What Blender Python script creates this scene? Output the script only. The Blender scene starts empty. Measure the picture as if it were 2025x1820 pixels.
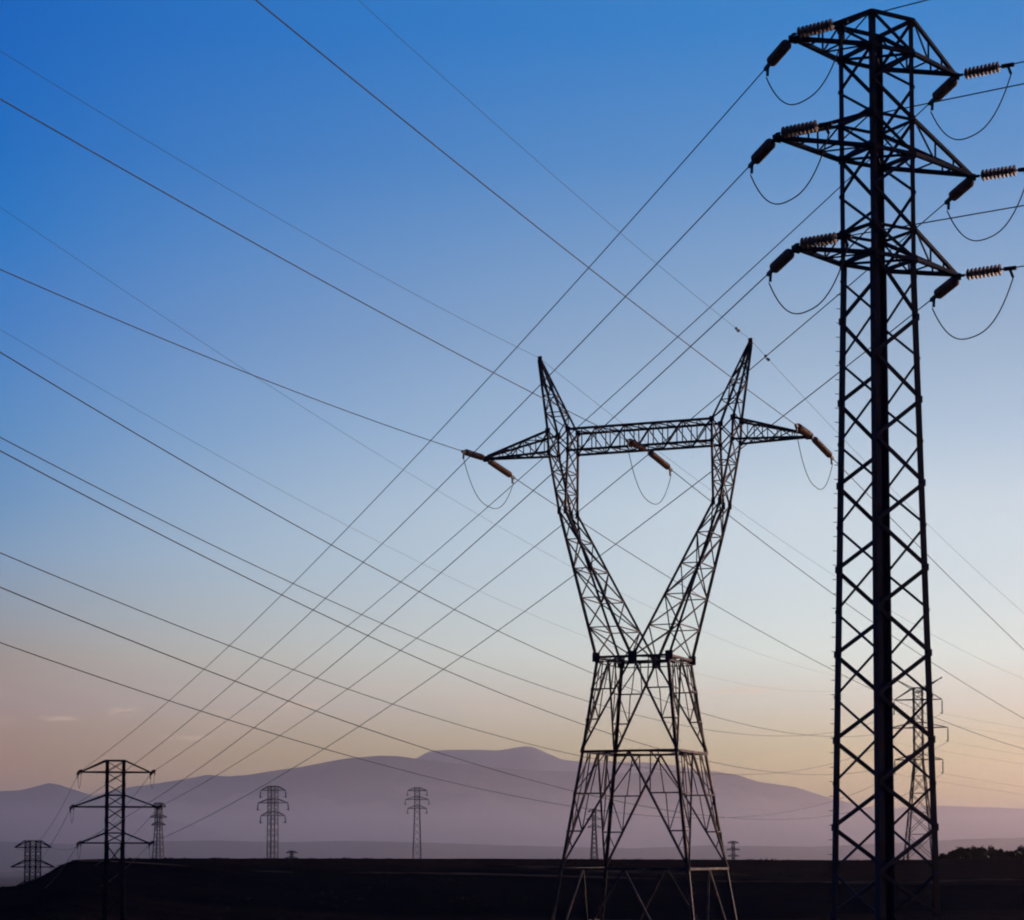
import bpy, math, random
from mathutils import Vector, Matrix, Euler
random.seed(7)
R = math.radians
C = bpy.context.scene.collection
scene = bpy.context.scene

# ------------------------------------------------------------------ camera
# F: focal length in photo pixels (photo taken as 2025 px wide), HY: image row of eye level, PITCH: upward tilt
F, HY, PITCH, CX = 4500.0, 1690.0, 0.07, 1012.5
cam_d = bpy.data.cameras.new('camera'); cam = bpy.data.objects.new('camera', cam_d); C.objects.link(cam)
cam_d.sensor_width = 36.0; cam_d.lens = F / 2025.0 * 36.0
cam_d.shift_y = ((HY - F * math.tan(PITCH)) - 910.0) / 2025.0
cam_d.clip_start = 0.1; cam_d.clip_end = 90000
cam.location = (0, 0, 0); cam.rotation_euler = (math.pi / 2 + PITCH, 0, 0)
scene.camera = cam

# ------------------------------------------------------------------ world (dusk sky, seen by direction only)
SUN_EL, SUN_AZ = 2.5, 66.0          # sun: just above the horizon, to the right (clockwise from the view direction +Y)
def lin(c):
    return tuple((v / 255 / 12.92) if v / 255 <= .04045 else ((v / 255 + .055) / 1.055) ** 2.4 for v in c) + (1,)
world = bpy.data.worlds.new("World"); scene.world = world; world.use_nodes = True
nt = world.node_tree; N = nt.nodes; L = nt.links; N.clear()
def node(t, **k):
    n = N.new(t)
    for a, b in k.items(): setattr(n, a, b)
    return n
tc = node('ShaderNodeTexCoord'); sx = node('ShaderNodeSeparateXYZ'); L.new(tc.outputs['Generated'], sx.inputs[0])
def math_n(op, a, b=None, clamp=False):
    n = node('ShaderNodeMath', operation=op); n.use_clamp = clamp
    for i, v in enumerate((a, b)):
        if v is None: continue
        if isinstance(v, (int, float)): n.inputs[i].default_value = v
        else: L.new(v, n.inputs[i])
    return n.outputs[0]
SKY_MAX = 0.40
HZ_D, HZ_TOP, HZ_R = 3.4e-5, 870.0, 22500.0
el = math_n('DIVIDE', sx.outputs[2], SKY_MAX, True)
def ramp(stops):
    n = node('ShaderNodeValToRGB'); e = n.color_ramp.elements
    pts = []
    for y, c in stops:
        t = (HY - y) / F; pts.append((min(1, max(0, (t / math.sqrt(1 + t * t)) / SKY_MAX)), (*c, 1)))
    pts.sort(key=lambda p: p[0])
    e[0].position, e[0].color = pts[0]; e[1].position, e[1].color = pts[-1]
    for p, c in pts[1:-1]:
        k = e.new(p); k.color = c
    L.new(el, n.inputs[0]); return n.outputs[0]
# radiance of the evening sky by height, at the left and at the right end of the view
SKY_L = [(60, (0.001, 0.1203, 0.4979)), (296, (0.001, 0.1427, 0.521)), (450, (0.0049, 0.169, 0.5425)), (643, (0.0355, 0.1963, 0.5531)), (850, (0.0765, 0.2506, 0.5495)), (994, (0.1159, 0.2813, 0.5297)), (1100, (0.1938, 0.3328, 0.514)), (1226, (0.2856, 0.3265, 0.3734)), (1310, (0.356, 0.2904, 0.2447)), (1400, (0.3949, 0.2827, 0.2407)), (1522, (0.4881, 0.2573, 0.0956))]
SKY_R = [(30, (0.0296, 0.2176, 0.5804)), (300, (0.0961, 0.2732, 0.5724)), (653, (0.2823, 0.4208, 0.6012)), (850, (0.4111, 0.5534, 0.7099)), (1000, (0.5789, 0.6964, 0.7794)), (1150, (0.6366, 0.7508, 0.8006)), (1300, (0.741, 0.8218, 0.7727)), (1400, (0.7199, 0.6971, 0.569)), (1498, (0.6581, 0.5681, 0.2048)), (1578, (0.6354, 0.4739, 0.0115))]
left = ramp(SKY_L); right = ramp(SKY_R)
az = math_n('ARCTAN2', sx.outputs[0], sx.outputs[1])
mr = node('ShaderNodeMapRange', interpolation_type='LINEAR'); L.new(az, mr.inputs[0])
mr.inputs[1].default_value = R(-13.5); mr.inputs[2].default_value = R(7.3)
crv = node('ShaderNodeFloatCurve'); L.new(mr.outputs[0], crv.inputs[1])
cc = crv.mapping.curves[0]; cc.points[0].location = (0, 0); cc.points[1].location = (1, 1)
cc.points.new(.5, .63); crv.mapping.update()
mix1 = node('ShaderNodeMix', data_type='RGBA'); L.new(crv.outputs[0], mix1.inputs[0]); L.new(left, mix1.inputs[6]); L.new(right, mix1.inputs[7])
# the glow lies in front (west); the sky at one's back is a dark dusk blue
back = node('ShaderNodeMapRange', interpolation_type='SMOOTHSTEP'); L.new(sx.outputs[1], back.inputs[0])
back.inputs[1].default_value = .90; back.inputs[2].default_value = -.2
mix2 = node('ShaderNodeMix', data_type='RGBA'); L.new(back.outputs[0], mix2.inputs[0]); L.new(mix1.outputs[2], mix2.inputs[6])
mix2.inputs[7].default_value = lin((24, 30, 62))
# zenith darkens
zen = node('ShaderNodeMapRange', interpolation_type='SMOOTHSTEP'); L.new(sx.outputs[2], zen.inputs[0])
zen.inputs[1].default_value = .37; zen.inputs[2].default_value = .9
mix3 = node('ShaderNodeMix', data_type='RGBA'); L.new(zen.outputs[0], mix3.inputs[0]); L.new(mix2.outputs[2], mix3.inputs[6])
mix3.inputs[7].default_value = lin((14, 30, 78))
# the after-glow of the sunset, strongest low at the right outside the picture
gd = node('ShaderNodeVectorMath', operation='DOT_PRODUCT'); L.new(tc.outputs['Generated'], gd.inputs[0]); gd.inputs[1].default_value = (math.sin(R(47)), math.cos(R(47)), .03)
gr = node('ShaderNodeMapRange', interpolation_type='SMOOTHSTEP'); L.new(gd.outputs['Value'], gr.inputs[0]); gr.inputs[1].default_value = math.cos(R(27)); gr.inputs[2].default_value = 1
ge = node('ShaderNodeMapRange', interpolation_type='SMOOTHSTEP'); L.new(sx.outputs[2], ge.inputs[0]); ge.inputs[1].default_value = .28; ge.inputs[2].default_value = 0
gl = math_n('MULTIPLY', gr.outputs[0], ge.outputs[0], True)
mixg = node('ShaderNodeMix', data_type='RGBA'); L.new(gl, mixg.inputs[0]); L.new(mix3.outputs[2], mixg.inputs[6]); mixg.inputs[7].default_value = (24, 16.5, 13, 1)
# thin wisps of low cloud near the horizon
mp = node('ShaderNodeMapping'); mp.inputs[3].default_value = (9, 9, 60); L.new(tc.outputs['Generated'], mp.inputs[0])
nz = node('ShaderNodeTexNoise'); nz.inputs['Scale'].default_value = 1.6; nz.inputs['Detail'].default_value = 5; L.new(mp.outputs[0], nz.inputs[0])
wr = node('ShaderNodeMapRange'); L.new(nz.outputs[0], wr.inputs[0]); wr.inputs[1].default_value = .54; wr.inputs[2].default_value = .80; wr.inputs[4].default_value = .34
band = node('ShaderNodeMapRange', interpolation_type='SMOOTHSTEP'); L.new(sx.outputs[2], band.inputs[0]); band.inputs[1].default_value = .098; band.inputs[2].default_value = .045
wf = math_n('MULTIPLY', wr.outputs[0], band.outputs[0], True)
wisps = None
for a_, e_, w_, h_ in ((-9.7, 3.55, .55, .16), (-11.3, 3.35, .6, .10), (-5.3, 3.72, .75, .12), (-8.2, 2.9, .9, .08), (9.4, 3.1, 1.6, .10), (5.6, 4.1, 1.3, .09)):
    u_ = math_n('POWER', math_n('ABSOLUTE', math_n('DIVIDE', math_n('SUBTRACT', az, R(a_)), R(w_))), 2); v_ = math_n('POWER', math_n('ABSOLUTE', math_n('DIVIDE', math_n('SUBTRACT', sx.outputs[2], math.sin(R(e_))), R(h_))), 2)
    g_ = math_n('SUBTRACT', 1, math_n('ADD', u_, v_), True); wisps = g_ if wisps is None else math_n('ADD', wisps, g_)
mp2 = node('ShaderNodeMapping'); mp2.inputs[3].default_value = (70, 70, 260); L.new(tc.outputs['Generated'], mp2.inputs[0])
nz2 = node('ShaderNodeTexNoise'); nz2.inputs['Scale'].default_value = 2.2; nz2.inputs['Detail'].default_value = 5; L.new(mp2.outputs[0], nz2.inputs[0])
wn = node('ShaderNodeMapRange'); L.new(nz2.outputs[0], wn.inputs[0]); wn.inputs[1].default_value = .34; wn.inputs[2].default_value = .64; wn.inputs[4].default_value = .75
wf = math_n('MAXIMUM', wf, math_n('MULTIPLY', wisps, wn.outputs[0], True))
mix4 = node('ShaderNodeMix', data_type='RGBA'); L.new(wf, mix4.inputs[0]); L.new(mixg.outputs[2], mix4.inputs[6]); mix4.inputs[7].default_value = lin((236, 204, 176))
bg = node('ShaderNodeBackground'); L.new(mix4.outputs[2], bg.inputs[0]); bg.inputs[1].default_value = 1.0
sky = node('ShaderNodeTexSky'); sky.sky_type = 'NISHITA'; sky.sun_disc = False
sky.sun_elevation = R(SUN_EL); sky.sun_rotation = R(SUN_AZ); sky.air_density = 1; sky.dust_density = 1
bg2 = node('ShaderNodeBackground'); L.new(sky.outputs[0], bg2.inputs[0]); bg2.inputs[1].default_value = 0.003
add = node('ShaderNodeAddShader'); L.new(bg.outputs[0], add.inputs[0]); L.new(bg2.outputs[0], add.inputs[1])
wo = node('ShaderNodeOutputWorld'); L.new(add.outputs[0], wo.inputs[0])

# ------------------------------------------------------------------ sun
sd = bpy.data.lights.new('sun', 'SUN'); sun = bpy.data.objects.new('sun', sd); C.objects.link(sun)
sd.energy = 0.5; sd.angle = R(0.6); sd.color = (1.0, 0.56, 0.34)
to_sun = Vector((math.sin(R(SUN_AZ)) * math.cos(R(SUN_EL)), math.cos(R(SUN_AZ)) * math.cos(R(SUN_EL)), math.sin(R(SUN_EL))))
sun.rotation_euler = to_sun.to_track_quat('Z', 'Y').to_euler()

vs = scene.view_settings; vs.view_transform = 'Standard'; vs.look = 'None'; vs.gamma = 1; vs.use_curve_mapping = False; vs.exposure = 0
scene.render.engine = 'CYCLES'
scene.cycles.use_denoising = True
scene.cycles.filter_width = 2.0
scene.cycles.max_bounces = 6; scene.cycles.volume_bounces = 2

# ------------------------------------------------------------------ materials
def mat(name, col, rough=.6, metal=0.0, noise=None, bump=None, spec=.4, trans=0):
    m = bpy.data.materials.new(name); m.use_nodes = True; t = m.node_tree; b = t.nodes['Principled BSDF']
    b.inputs['Base Color'].default_value = (*col, 1); b.inputs['Roughness'].default_value = rough; b.inputs['Metallic'].default_value = metal
    b.inputs['Specular IOR Level'].default_value = spec
    if noise:
        c2, sc, lo, hi = noise
        g = t.nodes.new('ShaderNodeNewGeometry'); n = t.nodes.new('ShaderNodeTexNoise'); n.inputs['Scale'].default_value = sc; n.inputs['Detail'].default_value = 6
        t.links.new(g.outputs['Position'], n.inputs[0])
        r = t.nodes.new('ShaderNodeMapRange'); r.inputs[1].default_value = lo; r.inputs[2].default_value = hi; t.links.new(n.outputs[0], r.inputs[0])
        x = t.nodes.new('ShaderNodeMix'); x.data_type = 'RGBA'; t.links.new(r.outputs[0], x.inputs[0])
        x.inputs[6].default_value = (*col, 1); x.inputs[7].default_value = (*c2, 1); t.links.new(x.outputs[2], b.inputs['Base Color'])
    return m
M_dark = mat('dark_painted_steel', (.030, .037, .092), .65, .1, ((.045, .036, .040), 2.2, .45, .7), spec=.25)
M_rust = mat('weathered_steel', (.065, .060, .095), .65, .1, ((.22, .14, .11), 1.1, .46, .64), spec=.3)
M_far = mat('far_tower_steel', (.012, .014, .036), .9, 0, ((.018, .017, .030), .5, .4, .7), spec=.03)
M_faint = mat('haze_paled_steel', (.17, .155, .17), .7, .1, ((.26, .22, .21), .3, .4, .7), spec=.2)  # far-off haze put into a lighter steel colour; footings share it
M_cond = mat('weathered_aluminium_cable', (.05, .05, .08), .6, .3, ((.10, .08, .08), 4., .4, .7))
M_cond_warm = mat('brownish_aluminium_cable', (.09, .075, .085), .6, .3, ((.17, .12, .10), 4., .4, .7))
M_disc = mat('brown_glazed_porcelain', (.30, .20, .16), .5, 0, ((.44, .31, .25), 9., .4, .65), spec=.3)
M_disc2 = mat('orange_brown_porcelain', (.60, .31, .15), .3, 0, ((.80, .48, .26), 9., .4, .65), spec=.35)
M_fit = mat('dark_forged_fitting', (.035, .035, .05), .55, .3)

# ------------------------------------------------------------------ helpers
class MB:
    def __init__(s): s.v = []; s.f = []
    def add(s, vs_, fs):
        o = len(s.v); s.v += [tuple(v) for v in vs_]; s.f += [tuple(i + o for i in f) for f in fs]
    def bar(s, p, q, w, h=None, up=None):
        """rectangular member from p to q"""
        p, q = Vector(p), Vector(q); d = q - p
        if d.length < 1e-6: return
        d.normalize(); h = h or w
        u = Vector(up) if up else Vector((0, 0, 1))
        if abs(d.dot(u)) > .97: u = Vector((1, 0, 0))
        a = d.cross(u).normalized(); b = a.cross(d).normalized()
        a *= w / 2; b *= h / 2
        s.add([p - a - b, p + a - b, p + a + b, p - a + b, q - a - b, q + a - b, q + a + b, q - a + b],
              [(0, 3, 2, 1), (4, 5, 6, 7), (0, 1, 5, 4), (1, 2, 6, 5), (2, 3, 7, 6), (3, 0, 4, 7)])
    def angle(s, p, q, w, t, a, b):
        """L-section member; a and b are the directions of its two flanges"""
        p, q = Vector(p), Vector(q); d = (q - p).normalized()
        a = Vector(a); a = (a - d * a.dot(d)).normalized(); b = Vector(b); b = (b - d * b.dot(d)).normalized()
        prof = [Vector((0, 0, 0)), a * w, a * w + b * t, a * t + b * t, a * t + b * w, b * w]
        vs_ = [p + x for x in prof] + [q + x for x in prof]
        fs = [(i, (i + 1) % 6, (i + 1) % 6 + 6, i + 6) for i in range(6)] + [(0, 3, 2, 1), (0, 5, 4, 3), (6, 7, 8, 9), (6, 9, 10, 11)]
        s.add(vs_, fs)
    def tube(s, pts, r, n=6, cap=True):
        pts = [Vector(p) for p in pts]; rings = []; o = len(s.v)
        for i, p in enumerate(pts):
            d = (pts[min(i + 1, len(pts) - 1)] - pts[max(i - 1, 0)]).normalized()
            u = Vector((0, 0, 1)) if abs(d.z) < .97 else Vector((1, 0, 0))
            a = d.cross(u).normalized(); b = a.cross(d).normalized()
            for k in range(n):
                t = 2 * math.pi * k / n; s.v.append(tuple(p + a * (r * math.cos(t)) + b * (r * math.sin(t))))
        for i in range(len(pts) - 1):
            for k in range(n):
                s.f.append((o + i * n + k, o + i * n + (k + 1) % n, o + (i + 1) * n + (k + 1) % n, o + (i + 1) * n + k))
        if cap: s.f.append(tuple(o + k for k in range(n))[::-1]); s.f.append(tuple(o + (len(pts) - 1) * n + k for k in range(n)))
    def lathe(s, prof, n=14):
        """profile of (x, r) turned about the x axis"""
        o = len(s.v)
        for x, r in prof:
            for k in range(n):
                t = 2 * math.pi * k / n; s.v.append((x, r * math.cos(t), r * math.sin(t)))
        for i in range(len(prof) - 1):
            for k in range(n):
                s.f.append((o + i * n + k, o + i * n + (k + 1) % n, o + (i + 1) * n + (k + 1) % n, o + (i + 1) * n + k))
    def plate(s, c, a, b, n, t):
        c, a, b, n = Vector(c), Vector(a), Vector(b), Vector(n).normalized() * t / 2
        s.add([c + x * a + y * b + z * n for z in (-1, 1) for x, y in ((-1, -1), (1, -1), (1, 1), (-1, 1))],
              [(0, 3, 2, 1), (4, 5, 6, 7), (0, 1, 5, 4), (1, 2, 6, 5), (2, 3, 7, 6), (3, 0, 4, 7)])
    def mesh(s, name, m):
        me = bpy.data.meshes.new(name); me.from_pydata(s.v, [], s.f); me.update()
        if m: me.materials.append(m)
        return me
    def build(s, name, m, parent=None, smooth=False):
        me = s.mesh(name, m)
        if smooth:
            for p in me.polygons: p.use_smooth = True
        o = bpy.data.objects.new(name, me); C.objects.link(o)
        if parent: o.parent = parent
        return o
def tag(o, label=None, cat=None, group=None, kind=None):
    for k, v in (('label', label), ('category', cat), ('group', group), ('kind', kind)):
        if v: o[k] = v
    return o
def empty(name, loc, rz=0):
    o = bpy.data.objects.new(name, None); C.objects.link(o); o.location = loc; o.rotation_euler = (0, 0, rz); o.empty_display_size = .5
    return o
def obj_copy(o, name=None):
    c = o.copy(); C.objects.link(c)
    return c
def lerp(a, b, t): return Vector(a) * (1 - t) + Vector(b) * t
def px(x, y, Y):
    """a point of the place at distance Y seen at photo pixel x, y"""
    cy = HY - F * math.tan(PITCH); a = ((x - CX) / F, 1, -(y - cy) / F); c, s = math.cos(PITCH), math.sin(PITCH)
    d = Vector((a[0], c - a[2] * s, s + a[2] * c)); return d * (Y / d.y)

# ------------------------------------------------------------------ terrain
def interp(tab, x):
    if x <= tab[0][0]: return tab[0][1]
    for (a, b), (c, d) in zip(tab, tab[1:]):
        if x <= c:
            t = (x - a) / (c - a); return b + (d - b) * t
    return tab[-1][1]
def hsh(i, j):
    n = (i * 374761393 + j * 668265263) & 0xffffffff; n = ((n ^ (n >> 13)) * 1274126177) & 0xffffffff
    return ((n ^ (n >> 16)) & 0xffff) / 65535.0
def vnoise(x, y):
    i, j = math.floor(x), math.floor(y); u, v = x - i, y - j; u = u * u * (3 - 2 * u); v = v * v * (3 - 2 * v)
    return (hsh(i, j) * (1 - u) + hsh(i + 1, j) * u) * (1 - v) + (hsh(i, j + 1) * (1 - u) + hsh(i + 1, j + 1) * u) * v
def fbm(x, y, o=5):
    a, s, t = .5, 0, 0
    for _ in range(o): s += a * vnoise(x, y); t += a; a *= .5; x = x * 2.03 + 17.1; y = y * 2.03 + 5.7
    return s / t * 2 - 1
CREST_PX = [(-700, 1800), (-300, 1775), (0, 1754), (33, 1752), (60, 1745), (90, 1731), (120, 1712), (150, 1701), (230, 1698), (700, 1698), (1000, 1698.5), (1300, 1700),
            (1700, 1701.5), (1850, 1700), (1950, 1696), (2100, 1697), (2600, 1703)]
def crest_dist(ax):      # distance of the brow of the near rise
    return interp([(-.45, 315), (-.25, 325), (-.19, 335), (-.12, 365), (.1, 400), (.25, 430)], ax)
def ground_z(x, y):
    r = max(1e-3, math.hypot(x, y)); azm = math.atan2(x, y)
    if y > 0 and abs(azm) < 1.2: ax = math.tan(azm)
    else: ax = 2.5 if x > 0 else -2.5
    rc = crest_dist(ax) * math.sqrt(1 + min(ax * ax, 1)); e = -(interp(CREST_PX, CX + F * ax) - HY) / F
    zc = e * crest_dist(ax)
    near = [(0, -1.7), (8, -1.7), (40, -3.2), (78, -5.2), (129, -9.2), (180, -12), (235, -14.2), (262, -13.2)]
    if r <= 262: z = interp(near, r)
    elif r <= rc:
        t = (r - 262) / (rc - 262); t = math.sin(t * math.pi / 2) ** 1.1; z = -13.2 + (zc + 13.2) * t
    else:
        t = r - rc; side = max(0, min(1, (-.165 - ax) / .03))
        drop = interp([(0, 0), (60, .25), (200, 3), (450, 7), (1500, 16), (3500, 34), (1e6, 34)], t)
        drop2 = interp([(0, 0), (30, 1.5), (80, 8), (300, 16), (1200, 34), (1e6, 34)], t)
        z = zc - (drop * (1 - side) + drop2 * side)
    am = interp([(0, 0), (60, .0), (150, .5), (280, .5), (330, .25), (rc, .05), (rc + 100, .12), (1000, 2), (4000, 6), (1e6, 6)], r)
    if 240 < r < 900: z += .08 * fbm(x / 5.5, y / 9, 3) + (.12 * max(0, fbm(x / 17 + 40, y / 40, 2)) if r > rc - 25 else 0)
    return z + am * fbm(x / 30 + 3, y / 30 + 9) if r < 900 else z + am * fbm(x / 420, y / 420)
def build_ground():
    azs = []; a = -math.pi
    while a < math.pi - 1e-6:
        azs.append(a); a += R(.16) if abs(a) < R(15) else (R(.8) if abs(a) < R(40) else R(5))
    rs = [3]
    while rs[-1] < 20500:
        r = rs[-1]; rs.append(r + (3 + r * .02 if r < 240 else (2.2 if r < 470 else r * .045)))
    n = len(azs); V = [(0, 0, ground_z(0, 0))]; Fc = []
    for r in rs:
        for a in azs: x, y = r * math.sin(a), r * math.cos(a); V.append((x, y, ground_z(x, y)))
    for k in range(n): Fc.append((0, 1 + (k + 1) % n, 1 + k))
    for i in range(len(rs) - 1):
        for k in range(n):
            k2 = (k + 1) % n; Fc.append((1 + i * n + k, 1 + i * n + k2, 1 + (i + 1) * n + k2, 1 + (i + 1) * n + k))
    me = bpy.data.meshes.new('ground'); me.from_pydata(V, [], Fc); me.update()
    for p in me.polygons: p.use_smooth = True
    o = bpy.data.objects.new('ground', me); C.objects.link(o); return o
ground = tag(build_ground(), kind='structure')
def ground_mat():
    m = bpy.data.materials.new('dark_ploughed_earth'); m.use_nodes = True; t = m.node_tree; b = t.nodes['Principled BSDF']; b.inputs['Roughness'].default_value = .95
    b.inputs['Specular IOR Level'].default_value = 0
    g = t.nodes.new('ShaderNodeNewGeometry')
    def noise(scale, sc3, lo, hi, det=5):
        mp = t.nodes.new('ShaderNodeMapping'); mp.inputs[3].default_value = sc3; t.links.new(g.outputs['Position'], mp.inputs[0])
        n = t.nodes.new('ShaderNodeTexNoise'); n.inputs['Scale'].default_value = scale; n.inputs['Detail'].default_value = det; t.links.new(mp.outputs[0], n.inputs[0])
        r = t.nodes.new('ShaderNodeMapRange'); r.inputs[1].default_value = lo; r.inputs[2].default_value = hi; t.links.new(n.outputs[0], r.inputs[0]); return r.outputs[0]
    def mix(f, a, bcol):
        x = t.nodes.new('ShaderNodeMix'); x.data_type = 'RGBA'; t.links.new(f, x.inputs[0])
        for i, v in ((6, a), (7, bcol)):
            if isinstance(v, tuple): x.inputs[i].default_value = (*v, 1)
            else: t.links.new(v, x.inputs[i])
        return x.outputs[2]
    base = mix(noise(.03, (.6, 1.6, 1), .4, .62), (.003, .003, .014), (.018, .012, .020))     # dark soil, reddish stubble fields
    base = mix(noise(.012, (.35, 2.2, 1), .54, .60), base, (.055, .030, .026))                # long pale strips of field
    # stubble field on the brow, its ragged near edge some way down the slope
    sp = t.nodes.new('ShaderNodeSeparateXYZ'); t.links.new(g.outputs['Position'], sp.inputs[0])
    ad = t.nodes.new('ShaderNodeMath'); ad.operation = 'MULTIPLY_ADD'; t.links.new(noise(.02, (1, 1, 1), 0, 1), ad.inputs[0]); ad.inputs[1].default_value = 60; t.links.new(sp.outputs[1], ad.inputs[2])
    fr = t.nodes.new('ShaderNodeMapRange'); fr.inputs[1].default_value = 372; fr.inputs[2].default_value = 380; fr.inputs[4].default_value = .75; t.links.new(ad.outputs[0], fr.inputs[0])
    base = mix(fr.outputs[0], base, (.048, .024, .021))
    base = mix(noise(.5, (1, 1, 1), .5, .75), base, (.02, .012, .012))                        # clods and dry grass
    t.links.new(base, b.inputs['Base Color']); return m
ground.data.materials.append(ground_mat())

# mountains: ridges of real depth
def ridge(name, Y, prof, depth, zb, seed, c_lo, c_hi, z_lo, z_hi, rough):
    xs = []; x = prof[0][0]
    while x <= prof[-1][0]: xs.append(x); x += 7
    V = []; nj = 22
    for j in range(nj + 1):
        v = j / nj * 2 - 1                      # front -1, crest 0, back 1
        for x in xs:
            top = (HY - interp(prof, x)) / F * Y
            X = (x - CX) / F * Y * (1 + .0) ; w = (1 - abs(v)) ; w = w * w * (3 - 2 * w) * .55 + w * .45
            yy = Y + v * depth * (1 + .25 * fbm(x / 130 + seed, 3.3))
            nz_ = fbm(X / (depth * .16) + seed, yy / (depth * .22) + seed, 6) * rough * (top - zb) * min(1, abs(v) * 3) ** 2 * (1 - abs(v)) * .8
            V.append((X * (1 + v * depth / Y * .0), yy, zb + (top - zb) * w + nz_ + fbm(X / (depth * .05) + seed, seed, 3) * (top - zb) * .006))
    n = len(xs); Fc = [(j * n + i, j * n + i + 1, (j + 1) * n + i + 1, (j + 1) * n + i) for j in range(nj) for i in range(n - 1)]
    me = bpy.data.meshes.new(name); me.from_pydata(V, [], Fc); me.update()
    for p in me.polygons: p.use_smooth = True
    o = bpy.data.objects.new(name, me); C.objects.link(o)
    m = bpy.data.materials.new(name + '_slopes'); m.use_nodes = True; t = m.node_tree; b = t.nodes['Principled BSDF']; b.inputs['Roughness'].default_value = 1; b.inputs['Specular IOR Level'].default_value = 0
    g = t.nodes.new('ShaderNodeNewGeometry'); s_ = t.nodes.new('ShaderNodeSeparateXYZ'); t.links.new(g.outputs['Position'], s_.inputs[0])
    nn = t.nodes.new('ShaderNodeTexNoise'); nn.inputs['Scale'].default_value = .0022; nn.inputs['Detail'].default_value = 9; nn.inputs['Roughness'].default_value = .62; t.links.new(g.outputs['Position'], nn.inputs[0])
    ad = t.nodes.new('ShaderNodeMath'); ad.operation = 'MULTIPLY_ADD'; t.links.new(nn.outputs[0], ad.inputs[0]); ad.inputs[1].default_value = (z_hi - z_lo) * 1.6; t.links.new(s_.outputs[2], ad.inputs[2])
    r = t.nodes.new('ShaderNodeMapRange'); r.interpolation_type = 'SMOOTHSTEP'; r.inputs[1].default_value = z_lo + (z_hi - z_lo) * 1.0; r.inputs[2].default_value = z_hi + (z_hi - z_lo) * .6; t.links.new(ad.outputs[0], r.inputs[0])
    x_ = t.nodes.new('ShaderNodeMix'); x_.data_type = 'RGBA'; t.links.new(r.outputs[0], x_.inputs[0]); x_.inputs[6].default_value = (*c_lo, 1); x_.inputs[7].default_value = (*c_hi, 1); t.links.new(x_.outputs[2], b.inputs[0])  # lower slopes coloured paler and warmer to stand in for valley mist
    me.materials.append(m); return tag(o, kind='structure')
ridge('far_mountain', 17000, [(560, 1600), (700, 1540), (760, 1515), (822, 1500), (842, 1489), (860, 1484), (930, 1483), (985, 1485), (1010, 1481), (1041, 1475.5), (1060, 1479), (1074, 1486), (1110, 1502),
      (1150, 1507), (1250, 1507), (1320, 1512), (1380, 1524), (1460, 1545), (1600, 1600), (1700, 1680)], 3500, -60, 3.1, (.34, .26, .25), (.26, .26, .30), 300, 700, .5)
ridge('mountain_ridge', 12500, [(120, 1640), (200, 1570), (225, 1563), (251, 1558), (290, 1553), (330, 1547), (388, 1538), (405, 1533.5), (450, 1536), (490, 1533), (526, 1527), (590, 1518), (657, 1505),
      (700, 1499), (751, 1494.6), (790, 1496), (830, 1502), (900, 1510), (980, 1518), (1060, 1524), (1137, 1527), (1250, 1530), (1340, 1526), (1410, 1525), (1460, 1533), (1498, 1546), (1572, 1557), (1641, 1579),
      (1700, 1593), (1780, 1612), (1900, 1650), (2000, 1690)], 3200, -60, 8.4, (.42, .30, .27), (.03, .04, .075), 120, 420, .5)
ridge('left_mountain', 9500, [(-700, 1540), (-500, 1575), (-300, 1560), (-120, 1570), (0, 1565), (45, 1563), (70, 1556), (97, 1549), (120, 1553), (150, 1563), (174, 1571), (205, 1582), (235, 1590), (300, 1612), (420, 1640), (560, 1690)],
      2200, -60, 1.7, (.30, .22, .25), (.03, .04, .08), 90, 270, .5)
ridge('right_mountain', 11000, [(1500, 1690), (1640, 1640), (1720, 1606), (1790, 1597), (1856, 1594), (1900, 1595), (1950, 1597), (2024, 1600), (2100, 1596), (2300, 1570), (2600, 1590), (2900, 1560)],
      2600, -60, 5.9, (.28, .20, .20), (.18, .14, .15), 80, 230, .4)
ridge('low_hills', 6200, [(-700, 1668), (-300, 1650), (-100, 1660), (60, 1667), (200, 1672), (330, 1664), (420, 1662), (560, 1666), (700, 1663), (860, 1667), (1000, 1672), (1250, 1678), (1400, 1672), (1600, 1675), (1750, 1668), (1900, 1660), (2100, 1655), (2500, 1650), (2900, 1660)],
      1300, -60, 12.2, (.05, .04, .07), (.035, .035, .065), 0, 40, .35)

# ------------------------------------------------------------------ haze
def build_haze():
    x, y0, y1, z0, z1 = 22500, -22500, 22500, -80, 870
    m = MB(); m.add([(sx_, sy_, sz_) for sz_ in (z0, z1) for sx_, sy_ in ((-x, y0), (x, y0), (x, y1), (-x, y1))],
                    [(0, 3, 2, 1), (4, 5, 6, 7), (0, 1, 5, 4), (1, 2, 6, 5), (2, 3, 7, 6), (3, 0, 4, 7)])
    o = m.build('haze', None); mt = bpy.data.materials.new('haze_air'); mt.use_nodes = True; t = mt.node_tree; t.nodes.clear()
    v = t.nodes.new('ShaderNodeVolumePrincipled'); v.inputs['Color'].default_value = (.99, .86, .90, 1); v.inputs['Density'].default_value = HZ_D; v.inputs['Anisotropy'].default_value = .85
    out = t.nodes.new('ShaderNodeOutputMaterial'); t.links.new(v.outputs[0], out.inputs['Volume']); o.data.materials.append(mt); return tag(o, kind='stuff')
build_haze()
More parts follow.
